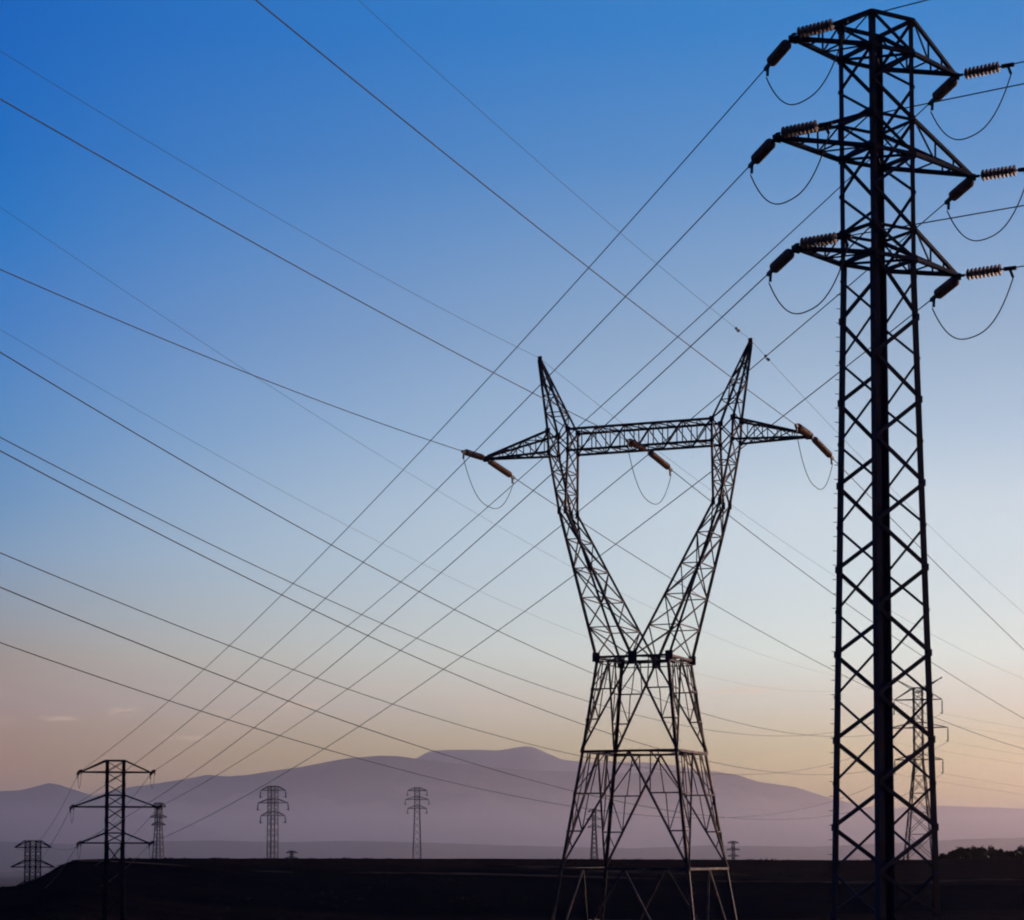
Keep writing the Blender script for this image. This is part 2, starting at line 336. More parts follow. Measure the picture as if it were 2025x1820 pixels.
def build_mist():
    m = MB(); m.add([(sx_, sy_, sz_) for sz_ in (-75, 165) for sx_, sy_ in ((-15000, 1750), (15000, 1750), (15000, 10400), (-15000, 10400))],
                    [(0, 3, 2, 1), (4, 5, 6, 7), (0, 1, 5, 4), (1, 2, 6, 5), (2, 3, 7, 6), (3, 0, 4, 7)])
    o = m.build('valley_mist', None); mt = bpy.data.materials.new('mist_air'); mt.use_nodes = True; t = mt.node_tree; t.nodes.clear()
    v = t.nodes.new('ShaderNodeVolumePrincipled'); v.inputs['Color'].default_value = (1, .88, .85, 1); v.inputs['Density'].default_value = 1.9e-4; v.inputs['Anisotropy'].default_value = .72
    out = t.nodes.new('ShaderNodeOutputMaterial'); t.links.new(v.outputs[0], out.inputs['Volume']); o.data.materials.append(mt); return tag(o, kind='stuff')
build_mist()

# ------------------------------------------------------------------ lattice tower parts
def zig_face(m, A0, A1, B0, B1, n, w, horiz=True, cross=False, flip=False, wh=None):
    """bracing between leg A (A0 bottom to A1 top) and leg B"""
    for i in range(n):
        a0, a1, b0, b1 = lerp(A0, A1, i / n), lerp(A0, A1, (i + 1) / n), lerp(B0, B1, i / n), lerp(B0, B1, (i + 1) / n)
        if cross: m.bar(a0, b1, w); m.bar(b0, a1, w)
        elif (i + flip) % 2: m.bar(a0, b1, w)
        else: m.bar(b0, a1, w)
        if horiz and i: m.bar(a0, b0, wh or w * .9)

def double_circuit_tower(loc, rz, base_h, material, top=29.08, cfg=None, detail=2, lw=.2, name='lattice_tower'):
    """square-bodied tower with three pairs of pointed arms; local z = 0 at the ground, z offset zo = base_h under eye line of the design"""
    cfg = cfg or dict(levels=[(20.59, 21.62, 3.53), (24.31, 25.52, 4.29), (27.89, 29.08, 3.58)], s_top=.92, taper=.0172)
    root = empty(name, loc, rz); off = base_h
    s0, tp = cfg['s_top'], cfg['taper']; zlow = cfg['levels'][0][0]; ztop = cfg['levels'][-1][1]
    def S(z): return s0 + max(0, zlow - z) * tp
    def P(cx, cy, z): return Vector((cx * S(z), cy * S(z), z + off))
    corners = [(-1, -1), (1, -1), (1, 1), (-1, 1)]
    for cx, cy in corners:
        m = MB()
        m.angle(P(cx, cy, -off - .3), P(cx, cy, zlow), lw, lw * .18, (-cx, 0, 0), (0, -cy, 0))
        m.angle(P(cx, cy, zlow), P(cx, cy, ztop), lw * .72, lw * .16, (-cx, 0, 0), (0, -cy, 0))
        m.build('leg', material, root)
    return root, P, S, corners, zlow, ztop, off

def arms(root, P, levels, material, wch, wth, detail):
    for zl, zu, a in levels:
        for sd in (-1, 1):
            tip = Vector((sd * a, 0, P(0, 0, zl).z)); m = MB()
            low = [P(sd, -1, zl), P(sd, 1, zl)]; upp = [P(sd, -1, zu), P(sd, 1, zu)]
            for k in range(2):
                m.bar(low[k], tip, wch); m.bar(upp[k], tip, wch * .85)
                if detail > 1:
                    for t in (.36, .68): m.bar(lerp(low[k], tip, t), lerp(upp[k], tip, t), wth)
                    m.bar(lerp(low[k], tip, .36), upp[k], wth)
            if detail > 0:
                m.bar(lerp(low[0], tip, .36), lerp(low[1], tip, .36), wth)
                if detail > 1:
                    m.bar(low[0], lerp(low[1], tip, .36), wth)
                    m.bar(lerp(low[0], tip, .68), lerp(low[1], tip, .68), wth)
            ca = m.build('crossarm', material, root)
            if detail > 1:
                h = MB(); h.plate(tip + Vector((sd * .05, 0, -.05)), (.16, 0, 0), (0, 0, .12), (0, 1, 0), .05); h.plate(tip + Vector((sd * .05, 0, -.08)), (.12, 0, 0), (0, .14, 0), (0, 0, 1), .03)
                hp = h.build('hanger_plate', material, ca)

# ---- near tall tower (T1)
ZB1 = 6.0
T1loc = Vector((12.755, 78.0, -ZB1))
t1, P1, S1, cor1, zl1, zt1, off1 = double_circuit_tower(T1loc, .523, ZB1, M_dark, lw=.245, name='lattice_tower')
tag(t1, 'tall dark square lattice tower with six pointed arms, nearest and at the right', 'pylon', 'double circuit lattice towers')
LV1 = [(20.59, 21.62, 3.53), (24.31, 25.52, 4.29), (27.89, 29.08, 3.58)]
zt = [18.55]
while zt[-1] > -5: zt.append(zt[-1] - (2.86 + .022 * len(zt)))
zt = [z for z in zt if z > -ZB1 + .2]
faces = {'x-': ((-1, -1), (-1, 1)), 'x+': ((1, -1), (1, 1)), 'y-': ((-1, -1), (1, -1)), 'y+': ((-1, 1), (1, 1))}
# corner classes: L=(-1,+1) far left, N=(-1,-1) near left, R=(1,-1) right near, F=(1,1) far
for fn, (A, B) in faces.items():
    m = MB(); thick = fn[0] == 'y'; w = .135 if thick else .08; ins = .02
    def Q(c, z):
        p = P1(c[0], c[1], z); return p
    LR = [c for c in (A, B) if c in ((-1, 1), (1, -1))][0]; NF = [c for c in (A, B) if c != LR][0]
    zs_ = [20.59] + zt
    zn = [z for z in zs_[1:]]; mids = [(zs_[i] + zs_[i + 1]) / 2 for i in range(len(zs_) - 1)] + [zs_[-1] - 1.4]
    if thick: seq = [(NF, 20.59)] + [x for i in range(len(zn)) for x in ((LR, zn[i]), (NF, mids[i + 1]))]
    else: seq = [(LR, 20.59 - .6)] + [x for i in range(len(zn)) for x in ((NF, zn[i]), (LR, mids[i + 1]))]
    nrm = Vector((0, 1, 0)) if thick else Vector((1, 0, 0))
    for (c1, z1), (c2, z2) in zip(seq, seq[1:]):
        if z2 < -ZB1 + .1: continue
        m.bar(Q(c1, z1), Q(c2, z2), .035 if False else w, w * .5, nrm)
    # upper body
    up = [20.59, 21.62, 24.31, 25.52, 27.89, 29.08]
    for z in (20.59, 21.62, 24.31, 25.52, 27.89, 29.08): m.bar(Q(A, z), Q(B, z), .12 if z in (20.59, 24.31, 27.89, 29.08) else .09)
    for i, (za, zb) in enumerate(zip(up, up[1:])):
        f = i % 2 == 0
        if f: m.bar(Q(A, za), Q(B, zb), .085) if fn in ('x-', 'y+') else m.bar(Q(B, za), Q(A, zb), .085)
        else:
            zm = (za + zb) / 2
            if thick: m.bar(Q(LR, za), Q(NF, zm), .1); m.bar(Q(NF, zm), Q(LR, zb), .1); 
            else: m.bar(Q(NF, za), Q(LR, zm), .08); m.bar(Q(LR, zm), Q(NF, zb), .08)
    m.build('face_bracing', M_dark, t1)
for z in (20.59, 24.31, 27.89): m = MB(); m.bar(P1(-1, 1, z), P1(1, -1, z), .08); m.bar(P1(-1, -1, z + .01), P1(1, 1, z + .01), .08); m.build('plan_bracing', M_dark, t1)
arms(t1, P1, LV1, M_dark, .14, .05, 2)
for cx, cy in cor1:
    LRc = (cx, cy) in ((-1, 1), (1, -1))
    zs_ = [20.59] + zt; mids = [(zs_[i] + zs_[i + 1]) / 2 for i in range(1, len(zs_) - 1)]
    for z in sorted(set([20.59, 24.31, 27.89, 21.62, 25.52, 28.95] + (zt if LRc else mids))):
        big = z in (20.59, 24.31, 27.89, 21.62, 25.52); h = .13 if big else .10
        p = P1(cx, cy, z)     # folded plate wrapping the corner of the leg
        m = MB(); q = p + Vector((cx * .012, cy * .012, 0)); H_ = Vector((0, 0, h * 1.2)); ax = Vector((-cx * h * 1.7, 0, 0)); ay = Vector((0, -cy * h * 1.7, 0)); ix = Vector((0, cy * .02, 0)); iy = Vector((cx * .02, 0, 0)); c2 = ix + iy
        prof = [q + ax, q, q + ay, q + ay + iy, q + c2, q + ax + ix]
        m.add([v - H_ for v in prof] + [v + H_ for v in prof], [(i, (i + 1) % 6, (i + 1) % 6 + 6, i + 6) for i in range(6)] + [(0, 5, 4, 1), (1, 4, 3, 2), (6, 7, 10, 11), (7, 8, 9, 10)])
        m.build('gusset_plate', M_dark, t1)
m = MB(); z = -ZB1 + 2.5
while z < 20:
    p = P1(-1, 1, z); m = MB(); m.bar(p, p + Vector((-.15, 0, 0)), .022); m.build('step_bolt', M_dark, t1); z += .5
for cx, cy in cor1:
    m = MB(); p = P1(cx, cy, -ZB1); m.add([(p.x + a * .45 * k, p.y + b * .45 * k, zz) for zz, k in ((-.6, 1.2), (.25, .85)) for a, b in ((-1, -1), (1, -1), (1, 1), (-1, 1))],
        [(0, 3, 2, 1), (4, 5, 6, 7), (0, 1, 5, 4), (1, 2, 6, 5), (2, 3, 7, 6), (3, 0, 4, 7)]); m.build('footing', M_faint, t1)

def world_tip(loc, rz, x, y, z):
    c, s = math.cos(rz), math.sin(rz); return Vector((loc[0] + x * c - y * s, loc[1] + x * s + y * c, loc[2] + z))
T1tip = {}
for (zl, zu, a), k in zip(LV1, 'BMT'):
    for sd, n_ in ((-1, 'L'), (1, 'R')): T1tip[k + n_] = world_tip(T1loc, .523, sd * (a + .14), 0, zl + ZB1 - .08)

# ------------------------------------------------------------------ insulator strings
def make_string(length, ndisc, pitch, rad, start, matd, name='insulator_string', fit=1.0, nseg=16):
    root = empty(name, (0, 0, 0))
    m = MB(); m.tube([(0, 0, 0), (start, 0, 0)], .022 * fit); m.plate((start * .5, 0, 0), (start * .28, 0, 0), (0, 0, .05 * fit), (0, 1, 0), .03); m.build('link', M_fit, root)
    d = MB(); d.lathe([(0, .03), (0, rad * .42), (.02, rad * .56), (pitch * .22, rad * .74), (pitch * .45, rad * .98), (pitch * .66, rad), (pitch * .76, rad * .95), (pitch * .72, rad * .7), (pitch * .82, rad * .45), (pitch, .03)], nseg)
    me = d.mesh('disc', matd)
    for p in me.polygons: p.use_smooth = True
    for k in range(ndisc):
        o = bpy.data.objects.new('disc', me); C.objects.link(o); o.parent = root; o.location = (start + k * pitch, 0, 0)
    e = start + ndisc * pitch; m = MB()
    m.tube([(e, 0, 0), (length - .3 * fit, 0, 0)], .03 * fit); m.bar((length - .34 * fit, 0, 0), (length + .12 * fit, 0, -.02), .1 * fit, .13 * fit)
    m.bar((length - .12 * fit, 0, -.02), (length - .02 * fit, 0, -.34 * fit), .07 * fit, .09 * fit)
    m.build('clamp', M_fit, root); return root
def place_string(proto, p, q, label, group, first):
    r = proto if first else proto.copy()
    if not first:
        C.objects.link(r)
        for ch in proto.children:
            c = ch.copy(); C.objects.link(c); c.parent = r
    d = (Vector(q) - Vector(p)); r.location = p
    ex = d.normalized(); ey = Vector((0, 0, 1)).cross(ex).normalized(); ez = ex.cross(ey)
    r.rotation_euler = Matrix((ex, ey, ez)).transposed().to_euler()
    tag(r, label, 'insulator', group); return r
def wire(name, fn, s0, s1, n, rad, material, label, group, cat='power line'):
    pts = [fn(s0 + (s1 - s0) * i / n) for i in range(n + 1)]
    m = MB(); m.tube(pts, rad, 6); return tag(m.build(name, material, None, True), label, cat, group)
def curve_fn(P0, azdeg, b, c):
    A = R(azdeg); P0 = Vector(P0)
    return lambda s: Vector((P0.x + math.sin(A) * s, P0.y + math.cos(A) * s, P0.z + b * s + c * s * s))
def span_fn(P, Q, c):
    P, Q = Vector(P), Vector(Q); Ln = math.hypot(Q.x - P.x, Q.y - P.y)
    def f(s):
        t = s / Ln; v = P.lerp(Q, t); v.z += c * s * (s - Ln); return v
    return f, Ln
def jumper(a, b, sag, rad, label, group, cat='jumper cable'):
    a, b = Vector(a), Vector(b); pts = []
    for i in range(25):
        t = i / 24; u = 2 * t - 1; v = a.lerp(b, t); v.z -= sag * (1 - abs(u) ** 2.5); k = math.sin(math.pi * t); pts.append(v)
    m = MB(); m.tube(pts, rad, 6); return tag(m.build('jumper_cable', M_cond, None, True), label, cat, group)

ARM = {'TL': 'upper left', 'TR': 'upper right', 'ML': 'middle left', 'MR': 'middle right', 'BL': 'lower left', 'BR': 'lower right'}
# neighbour tower down the valley (T3), same model
T3loc0 = Vector((-40.95, 235.0, 0)); T3rz = .12; T3dz = -19.42
T3tip = {}
for (zl, zu, a), k in zip(LV1, 'BMT'):
    for sd, n_ in ((-1, 'L'), (1, 'R')): T3tip[k + n_] = world_tip(T3loc0, T3rz, sd * (a + .14), 0, zl + T3dz)

proto = make_string(1.95, 9, .142, .205, .26, M_disc)
first = True; LS = 1.95
RB = {'TL': .074, 'TR': .0455, 'ML': .0407, 'MR': .005, 'BL': .0347, 'BR': .030}
for k in ('TL', 'TR', 'ML', 'MR', 'BL', 'BR'):
    tip = T1tip[k]; q = T3tip[k].copy()
    # conductor towards the valley tower
    f, Ln = span_fn(tip, q, .00030 if k != 'TR' else .00024)
    e1 = f(LS); place_string(proto, tip, e1, 'brown insulator string sloping down left from the %s arm of the tall tower' % ARM[k], 'insulator strings of the tall right tower', first); first = False
    wire('power_line', f, LS, Ln - 1.9, 90, .021, M_cond, 'dark cable sloping from the %s arm of the tall tower to the lower left' % ARM[k], 'cables between the tall tower and the lower left tower')
    lift = Vector((0, 0, .17)) if k[1] == 'L' else Vector((0, 0, .05))
    g = curve_fn(tip + lift, 118, RB[k], .0003)
    e2 = g(LS); place_string(proto, tip + lift, e2, 'brown insulator string pointing right from the %s arm of the tall tower' % ARM[k], 'insulator strings of the tall right tower', False)
    wire('power_line', g, LS, 60, 50, .021, M_cond, 'cable leaving the photo to the right from the %s arm of the tall tower' % ARM[k], 'cables running off to the right')
    up = Vector((0, 0, -.36))
    jumper(e1 + up * .95, e2 + up * .95, 1.6, .023, 'drooping jumper loop under the %s arm of the tall tower' % ARM[k], 'jumper loops of the tall right tower')

# ------------------------------------------------------------------ generic distant double circuit tower
def bracing(root, P, z_lo, z_hi, n, w, material, cross=True):
    for A, B in (((-1, -1), (1, -1)), ((1, -1), (1, 1)), ((1, 1), (-1, 1)), ((-1, 1), (-1, -1))):
        m = MB(); zig_face(m, P(*A, z_lo), P(*A, z_hi), P(*B, z_lo), P(*B, z_hi), n, w, horiz=False, cross=cross)
        m.build('face_bracing', material, root)
def small_tower(loc, rz, h_top, material, label, lw=.22, wch=.16, wth=.08, levels=None, s_top=.92, taper=.0172, detail=1, ncross=None, z_ground=None):
    """h_top: world z of the body top; loc.z is the ground"""
    levels = levels or LV1; base_h = (h_top - loc[2]) - levels[-1][1]
    root, P, S, cor, zl, ztp, off = double_circuit_tower(loc, rz, base_h, material, cfg=dict(levels=levels, s_top=s_top, taper=taper), lw=lw)
    zz = [a for l in levels for a in l[:2]]
    n = ncross or max(3, int((zl + base_h) / (s_top * 2.3)))
    faces_ = (((-1, -1), (1, -1)), ((1, -1), (1, 1)), ((1, 1), (-1, 1)), ((-1, 1), (-1, -1)))
    for A, B in faces_:
        m = MB(); zig_face(m, P(*A, -off), P(*A, zl), P(*B, -off), P(*B, zl), n, wth, horiz=False, cross=True)
        for za, zb in zip(zz, zz[1:]):
            k = 1 if zb - za < s_top * 1.6 else 2
            zig_face(m, P(*A, za), P(*A, zb), P(*B, za), P(*B, zb), k, wth, horiz=False, cross=True)
        for z in zz: m.bar(P(*A, z), P(*B, z), wch * .8)
        m.build('face_bracing', material, root)
    arms(root, P, levels, material, wch, wth, detail)
    tag(root, label, 'pylon', 'double circuit lattice towers'); return root
T3loc = Vector((T3loc0.x, T3loc0.y, ground_z(T3loc0.x, T3loc0.y) - .1))
small_tower(T3loc, T3rz, 29.08 + T3dz, M_far, 'dark three-armed lattice tower at lower left, the largest one on that side', lw=.36, wch=.16, wth=.065, s_top=.97, detail=1)
T7p = px(65, 1690, 417.0); T7loc0 = Vector((T7p.x, 417.0, 0)); T7dz = (HY - 1676) / F * 417 - 27.89; T7rz = -.22
T7tip = {}
for (zl, zu, a), k in zip(LV1, 'BMT'):
    for sd, n_ in ((-1, 'L'), (1, 'R')): T7tip[k + n_] = world_tip(T7loc0, T7rz, sd * a, 0, zl + T7dz)
T7loc = Vector((T7loc0.x, 417, ground_z(T7loc0.x, 417.0) - .1))
small_tower(T7loc, T7rz, 29.08 + T7dz, M_far, 'bluish half-sunk lattice tower at the far left edge, behind the slope', lw=.30, wch=.2, wth=.08, s_top=1.15, detail=1)
protoB = make_string(1.7, 7, .15, .17, .2, M_disc, fit=1.3, nseg=8); first = True
for k in ('TL', 'TR', 'ML', 'MR', 'BL', 'BR'):
    f, Ln = span_fn(T1tip[k], T3tip[k], .00030 if k != 'TR' else .00024)
    a = f(Ln); b = f(Ln - 1.7); place_string(protoB, a, b, 'insulator string on the near side of the %s arm of the lower left tower' % ARM[k], 'insulator strings of the lower left tower', first); first = False
    g, L2 = span_fn(T3tip[k], T7tip[k], .00035); e = g(1.7)
    place_string(protoB, T3tip[k], e, 'insulator string on the far side of the %s arm of the lower left tower' % ARM[k], 'insulator strings of the lower left tower', False)
    wire('power_line', g, 1.7, L2, 60, .022, M_cond, 'thin cable from the %s arm of the lower left tower to the left edge' % ARM[k], 'cables down to the left edge tower')
    jumper(b + Vector((0, 0, -.3)), e + Vector((0, 0, -.3)), 1.3, .02, 'jumper loop under the %s arm of the lower left tower' % ARM[k], 'jumper loops of the lower left tower')

# ------------------------------------------------------------------ Y-shaped tower (T2)
ZB2 = 9.4; B2 = -.3805; T2loc = Vector((7.54, 129.0, -ZB2))
t2 = empty('y_shaped_tower', T2loc, B2); tag(t2, 'brownish Y-shaped lattice tower with two horns and one wide crossbeam', 'pylon')
def p2(x, y, z): return Vector((x, y, z + ZB2))
def s2(z): return 2.154 + (11.093 - z) * .1243 if z > 5.755 else 2.818 + (5.755 - z) * .1413
cor = [(-1, -1), (1, -1), (1, 1), (-1, 1)]
def q2(c, z): return p2(c[0] * s2(z), c[1] * s2(z), z)
for c in cor:
    m = MB()
    for za, zb in ((-ZB2 - .3, 5.755), (5.755, 11.093)): m.angle(q2(c, za), q2(c, zb), .17, .035, (-c[0], 0, 0), (0, -c[1], 0))
    m.build('leg', M_rust, t2)
    m = MB(); p = q2(c, -ZB2); m.add([(p.x + a * .5 * k, p.y + b * .5 * k, zz) for zz, k in ((-.6, 1.2), (.3, .8)) for a, b in cor],
        [(0, 3, 2, 1), (4, 5, 6, 7), (0, 1, 5, 4), (1, 2, 6, 5), (2, 3, 7, 6), (3, 0, 4, 7)]); m.build('footing', M_faint, t2)
rings = [11.093, 5.755, -.8, -ZB2 + .2]
for A, B in ((cor[0], cor[1]), (cor[1], cor[2]), (cor[2], cor[3]), (cor[3], cor[0])):
    m = MB()
    for i in range(3):
        zu, zd = rings[i], rings[i + 1]; mid = (q2(A, zu) + q2(B, zu)) / 2
        m.bar(q2(A, zu), q2(B, zu), .13)
        if i == 0: m.bar(q2(A, zu - .28), q2(B, zu - .28), .06)
        for c in (A, B):
            bot = q2(c, zd); m.bar(mid, bot, .105)
            fr = (.36, .68) if i else (.34, .66)
            prev = q2(c, zu)
            for t in fr:
                z = zu + (zd - zu) * t; lg = q2(c, z); dg = mid.lerp(bot, t)
                m.bar(lg, dg, .075)
                if i == 2: continue
                if t == fr[0]:
                    m.bar(lg, mid.lerp(q2(c, zu), .45), .055); m.bar(mid.lerp(q2(c, zu), .45), dg, .055)
                    nd = mid.lerp(bot, fr[1]); m.bar(lg.lerp(dg, .5), nd, .05); m.bar(lg, nd, .055)
                else:
                    m.bar(lg, mid.lerp(bot, t + (1 - t) * .45), .05)
            # vertical hip member
            if i < 2: m.bar(q2(c, zu).lerp(mid, .4), (q2(c, zu + (zd - zu) * fr[0])).lerp(mid.lerp(bot, fr[0]), .55), .05)
    m.build('face_bracing', M_rust, t2)
for z in rings[:3]:
    m = MB()
    md = [(q2(cor[i], z) + q2(cor[(i + 1) % 4], z)) / 2 for i in range(4)]
    for i in range(4): m.bar(md[i], md[(i + 1) % 4], .07)
    m.build('plan_bracing', M_rust, t2)
def column(root, name, q0, q1, n, lw, w, cross=(0, 0, 0, 0), horiz=True):
    """four-legged lattice between quads q0 (bottom) and q1 (top): chords as 'chord' children of the column"""
    m = MB()
    for k in range(4):
        a0, a1, b0, b1 = q0[k], q1[k], q0[(k + 1) % 4], q1[(k + 1) % 4]
        zig_face(m, a0, a1, b0, b1, n, w, horiz=horiz, cross=bool(cross[k]), flip=k % 2)
    o = m.build(name, M_rust, root)
    for k in range(4):
        m = MB(); m.bar(q0[k], q1[k], lw); m.build('chord', M_rust, o)
    return o
zk, zbb, zbt = 19.75, 23.23, 24.47; s1 = 2.154; dk = 1.0; db = .85
for sd in (-1, 1):
    def X(x): return sd * x
    q0 = [p2(X(s1), -s1, 11.093), p2(X(.03), -s1, 11.093), p2(X(.03), s1, 11.093), p2(X(s1), s1, 11.093)]
    q1_ = [p2(X(4.80), -dk, zk), p2(X(4.42), -dk, zk), p2(X(4.42), dk, zk), p2(X(4.80), dk, zk)]
    q3 = [p2(X(5.50), -db, zbb), p2(X(4.32), -db, zbb), p2(X(4.32), db, zbb), p2(X(5.50), db, zbb)]
    q4 = [p2(X(5.56), -db, zbt), p2(X(4.32), -db, zbt), p2(X(4.32), db, zbt), p2(X(5.56), db, zbt)]
    sp = [p2(X(6.42), -.06, 28.82), p2(X(6.30), -.06, 28.82), p2(X(6.30), .06, 28.82), p2(X(6.42), .06, 28.82)]
    column(t2, 'fork_arm', q0, q1_, 5, .13, .065, (0, 1, 0, 1))
    column(t2, 'neck', q1_, q3, 3, .12, .06, (0, 1, 0, 1))
    column(t2, 'neck_head', q3, q4, 1, .12, .07, (1, 1, 1, 1))
    column(t2, 'horn', q4, sp, 4, .11, .055, (0, 0, 0, 0))
    for q, h in ((q1_, .11), (q3, .12), (q4, .15)):
        for k in range(4): m = MB(); m.plate(q[k], (h, 0, 0), (0, 0, h * (1.9 if q is q1_ else 1)), (0, 1, 0), .04); m.build('gusset_plate', M_rust, t2)
    for k in (0, 3): m = MB(); m.plate(q0[k], (.22, 0, 0), (0, 0, .26), (0, 1, 0), .04); m.build('gusset_plate', M_rust, t2)
    m = MB(); m.plate(sp[0] + Vector((-X(.06), .06, .02)), (.12, 0, 0), (0, 0, .22), (0, 1, 0), .1)
    m.build('horn_cap', M_rust, t2)
for y in (-s1, s1): m = MB(); m.plate(p2(0, y, 11.05), (.26, 0, 0), (0, 0, .34), (0, 1, 0), .05); m.build('gusset_plate', M_rust, t2)
# crossbeam: middle box and two tapering ends
q0 = [p2(-4.32, -db, zbb), p2(-4.32, -db, zbt), p2(-4.32, db, zbt), p2(-4.32, db, zbb)]; q1_ = [Vector((-v.x, v.y, v.z)) for v in q0]
column(t2, 'crossbeam', q0, q1_, 10, .13, .06, (0, 0, 0, 0))
for sd in (-1, 1):
    a = [p2(sd * 5.54, -db, zbb), p2(sd * 5.54, -db, zbt), p2(sd * 5.54, db, zbt), p2(sd * 5.54, db, zbb)]
    b = [p2(sd * 9.62, -.1, 23.2), p2(sd * 9.62, -.1, 23.36), p2(sd * 9.62, .1, 23.36), p2(sd * 9.62, .1, 23.2)]
    e = column(t2, 'beam_end', a, b, 5, .12, .055, (0, 0, 0, 0)); h = MB(); h.plate(p2(sd * 9.72, 0, 23.22), (.2, 0, 0), (0, 0, .16), (0, 1, 0), .24); h.build('hanger_plate', M_rust, e)
z = -ZB2 + 2.5
while z < 10.8: p = q2((1, -1), z); m = MB(); m.bar(p, p + Vector((.2, 0, 0)), .03); m.build('step_bolt', M_rust, t2); z += .6

# strings and conductors of T2
A_IN, A_OUT = 20.0, 27.0
def t2w(x, y, z): return world_tip(T2loc, B2, x, y, z + ZB2)
ATT = {'L': (t2w(-9.8, 0, 23.25), .05342, .00053359, -.161938, .00052616, 'left crossbeam end'),
       'C': (t2w(.15, 0, 23.12), .029579, .00027297, -.169371, .00047226, 'crossbeam middle'),
       'R': (t2w(9.8, 0, 23.25), .015785, .00021955, -.190669, .00026373, 'right crossbeam end')}
protoC = make_string(3.65, 17, .155, .19, .55, M_disc2, fit=1.2, nseg=14); first = True; LS2 = 3.65
INL = {'L': -120, 'C': -120, 'R': -118}
for k, (P0, b1, c1, b2, c2, nm) in ATT.items():
    f = curve_fn(P0, A_IN, b1, c1); g = curve_fn(P0, A_OUT, b2, c2)
    e1 = f(-LS2); e2 = g(LS2)
    place_string(protoC, P0, e1, 'near orange-brown insulator string at the %s of the Y-shaped tower' % nm, 'insulator strings of the Y-shaped tower', first); first = False
    place_string(protoC, P0, e2, 'orange-brown insulator sloping right from the %s of the Y-shaped tower' % nm, 'insulator strings of the Y-shaped tower', False)
    wire('power_line', f, -LS2, INL[k], 90, .021, M_cond_warm, 'brownish cable rising left from the %s of the Y-shaped tower' % nm, 'cables above the left half')
    wire('power_line', g, LS2, 230, 90, .024, M_cond_warm, 'brownish cable descending right from the %s of the Y-shaped tower' % nm, 'cables descending right of the Y-shaped tower')
    jumper(e1 + Vector((0, 0, -.3)), e2 + Vector((0, 0, -.3)), {'L': 2.2, 'C': 2.4, 'R': 2.2}[k], .022, 'hanging jumper loop at the %s of the Y-shaped tower' % nm, 'jumper loops of the Y-shaped tower')
HORN = {'left': (t2w(-6.38, 0, 28.95), .044863, .0004994, -.165004, .00057626), 'right': (t2w(6.38, 0, 28.95), .021754, .00038388, -.198175, .00058387)}
def damper(p, d, label):
    root = empty('vibration_damper', p); root.rotation_euler = Vector(d).to_track_quat('X', 'Z').to_euler()
    m = MB(); m.tube([(-.22, 0, -.12), (.22, 0, -.12)], .02); m.bar((0, 0, .02), (0, 0, -.14), .05); m.build('messenger', M_fit, root)
    for s in (-1, 1):
        m = MB(); m.lathe([(s * .18, .01), (s * .19, .07), (s * .30, .08), (s * .33, .01)], 8); m.build('weight', M_fit, root)
    tag(root, label, 'damper', 'vibration dampers on the cables')
for nm, (P0, b1, c1, b2, c2) in HORN.items():
    f = curve_fn(P0, A_IN, b1, c1); g = curve_fn(P0, A_OUT, b2, c2)
    wire('earth_wire', f, 0, -118, 90, .0095, M_cond, 'faint thin earth wire rising up left from the %s horn of the Y-shaped tower' % nm, 'thin earth wires', 'earth wire')
    wire('earth_wire', g, 0, 230, 90, .010, M_cond, 'faint thin earth wire falling right from the %s horn of the Y-shaped tower' % nm, 'thin earth wires', 'earth wire')
f = curve_fn(HORN['right'][0], A_IN, *HORN['right'][1:3]); damper(f(-3.0), f(-3.1) - f(-2.9), 'small damper on the earth wire just left of the right horn')
g = curve_fn(HORN['right'][0], A_OUT, *HORN['right'][3:5]); damper(g(2.6), g(2.7) - g(2.5), 'small damper on the earth wire just right of the right horn')

# ------------------------------------------------------------------ far tower behind the tall one (T4) and its line
A4 = 18.0; rz4 = -R(A4); T4x, T4y = 89.4, 500.0
LV4 = [(20.8 - 0, 22.0, 5.2), (27.8, 29.0, 6.4), (34.0, 36.6, 5.2)]
top4 = 36.6
T4g = ground_z(T4x, T4y) - .2
t4 = None
def tower4():
    # body narrow at the arms, splayed below the lower arm
    base_h = -T4g
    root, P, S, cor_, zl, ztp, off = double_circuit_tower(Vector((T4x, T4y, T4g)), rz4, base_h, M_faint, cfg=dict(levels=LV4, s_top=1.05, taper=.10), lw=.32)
    zz = [a for l in LV4 for a in l[:2]]
    for A, B in (((-1, -1), (1, -1)), ((1, -1), (1, 1)), ((1, 1), (-1, 1)), ((-1, 1), (-1, -1))):
        m = MB(); zs_ = [20.8, 17.2, 13.4, 9.2, 4.4, -1.2, -off]
        for za, zb in zip(zs_, zs_[1:]): zig_face(m, P(*A, za), P(*A, zb), P(*B, za), P(*B, zb), 1, .13, cross=True); m.bar(P(*A, zb), P(*B, zb), .12)
        for za, zb in zip(zz, zz[1:]): zig_face(m, P(*A, za), P(*A, zb), P(*B, za), P(*B, zb), 1 if zb - za < 2 else 2, .12, horiz=False, cross=True); m.bar(P(*A, za), P(*B, za), .15)
        m.bar(P(*A, 36.6), P(*B, 36.6), .15)
        m.build('face_bracing', M_faint, root)
    arms(root, P, LV4, M_faint, .22, .12, 1)
    for sd in (-1, 1):
        m = MB()
        for cy in (-1, 1):
            m.bar(P(0, cy, 35.4), (sd * 4.9, 0, 38.6 + off), .16); m.bar(P(sd, cy, 36.6), (sd * 4.9, 0, 38.6 + off), .16); m.bar(P(sd, cy, 36.6), P(0, cy, 36.6), .1)
        m.bar((sd * 4.9, 0, 38.5 + off), (sd * 5.3, 0, 38.9 + off), .3); m.build('horn', M_faint, root)
    tag(root, 'pale hazy lattice tower seen through the right side of the tall dark tower', 'pylon', 'double circuit lattice towers'); return root
tower4()
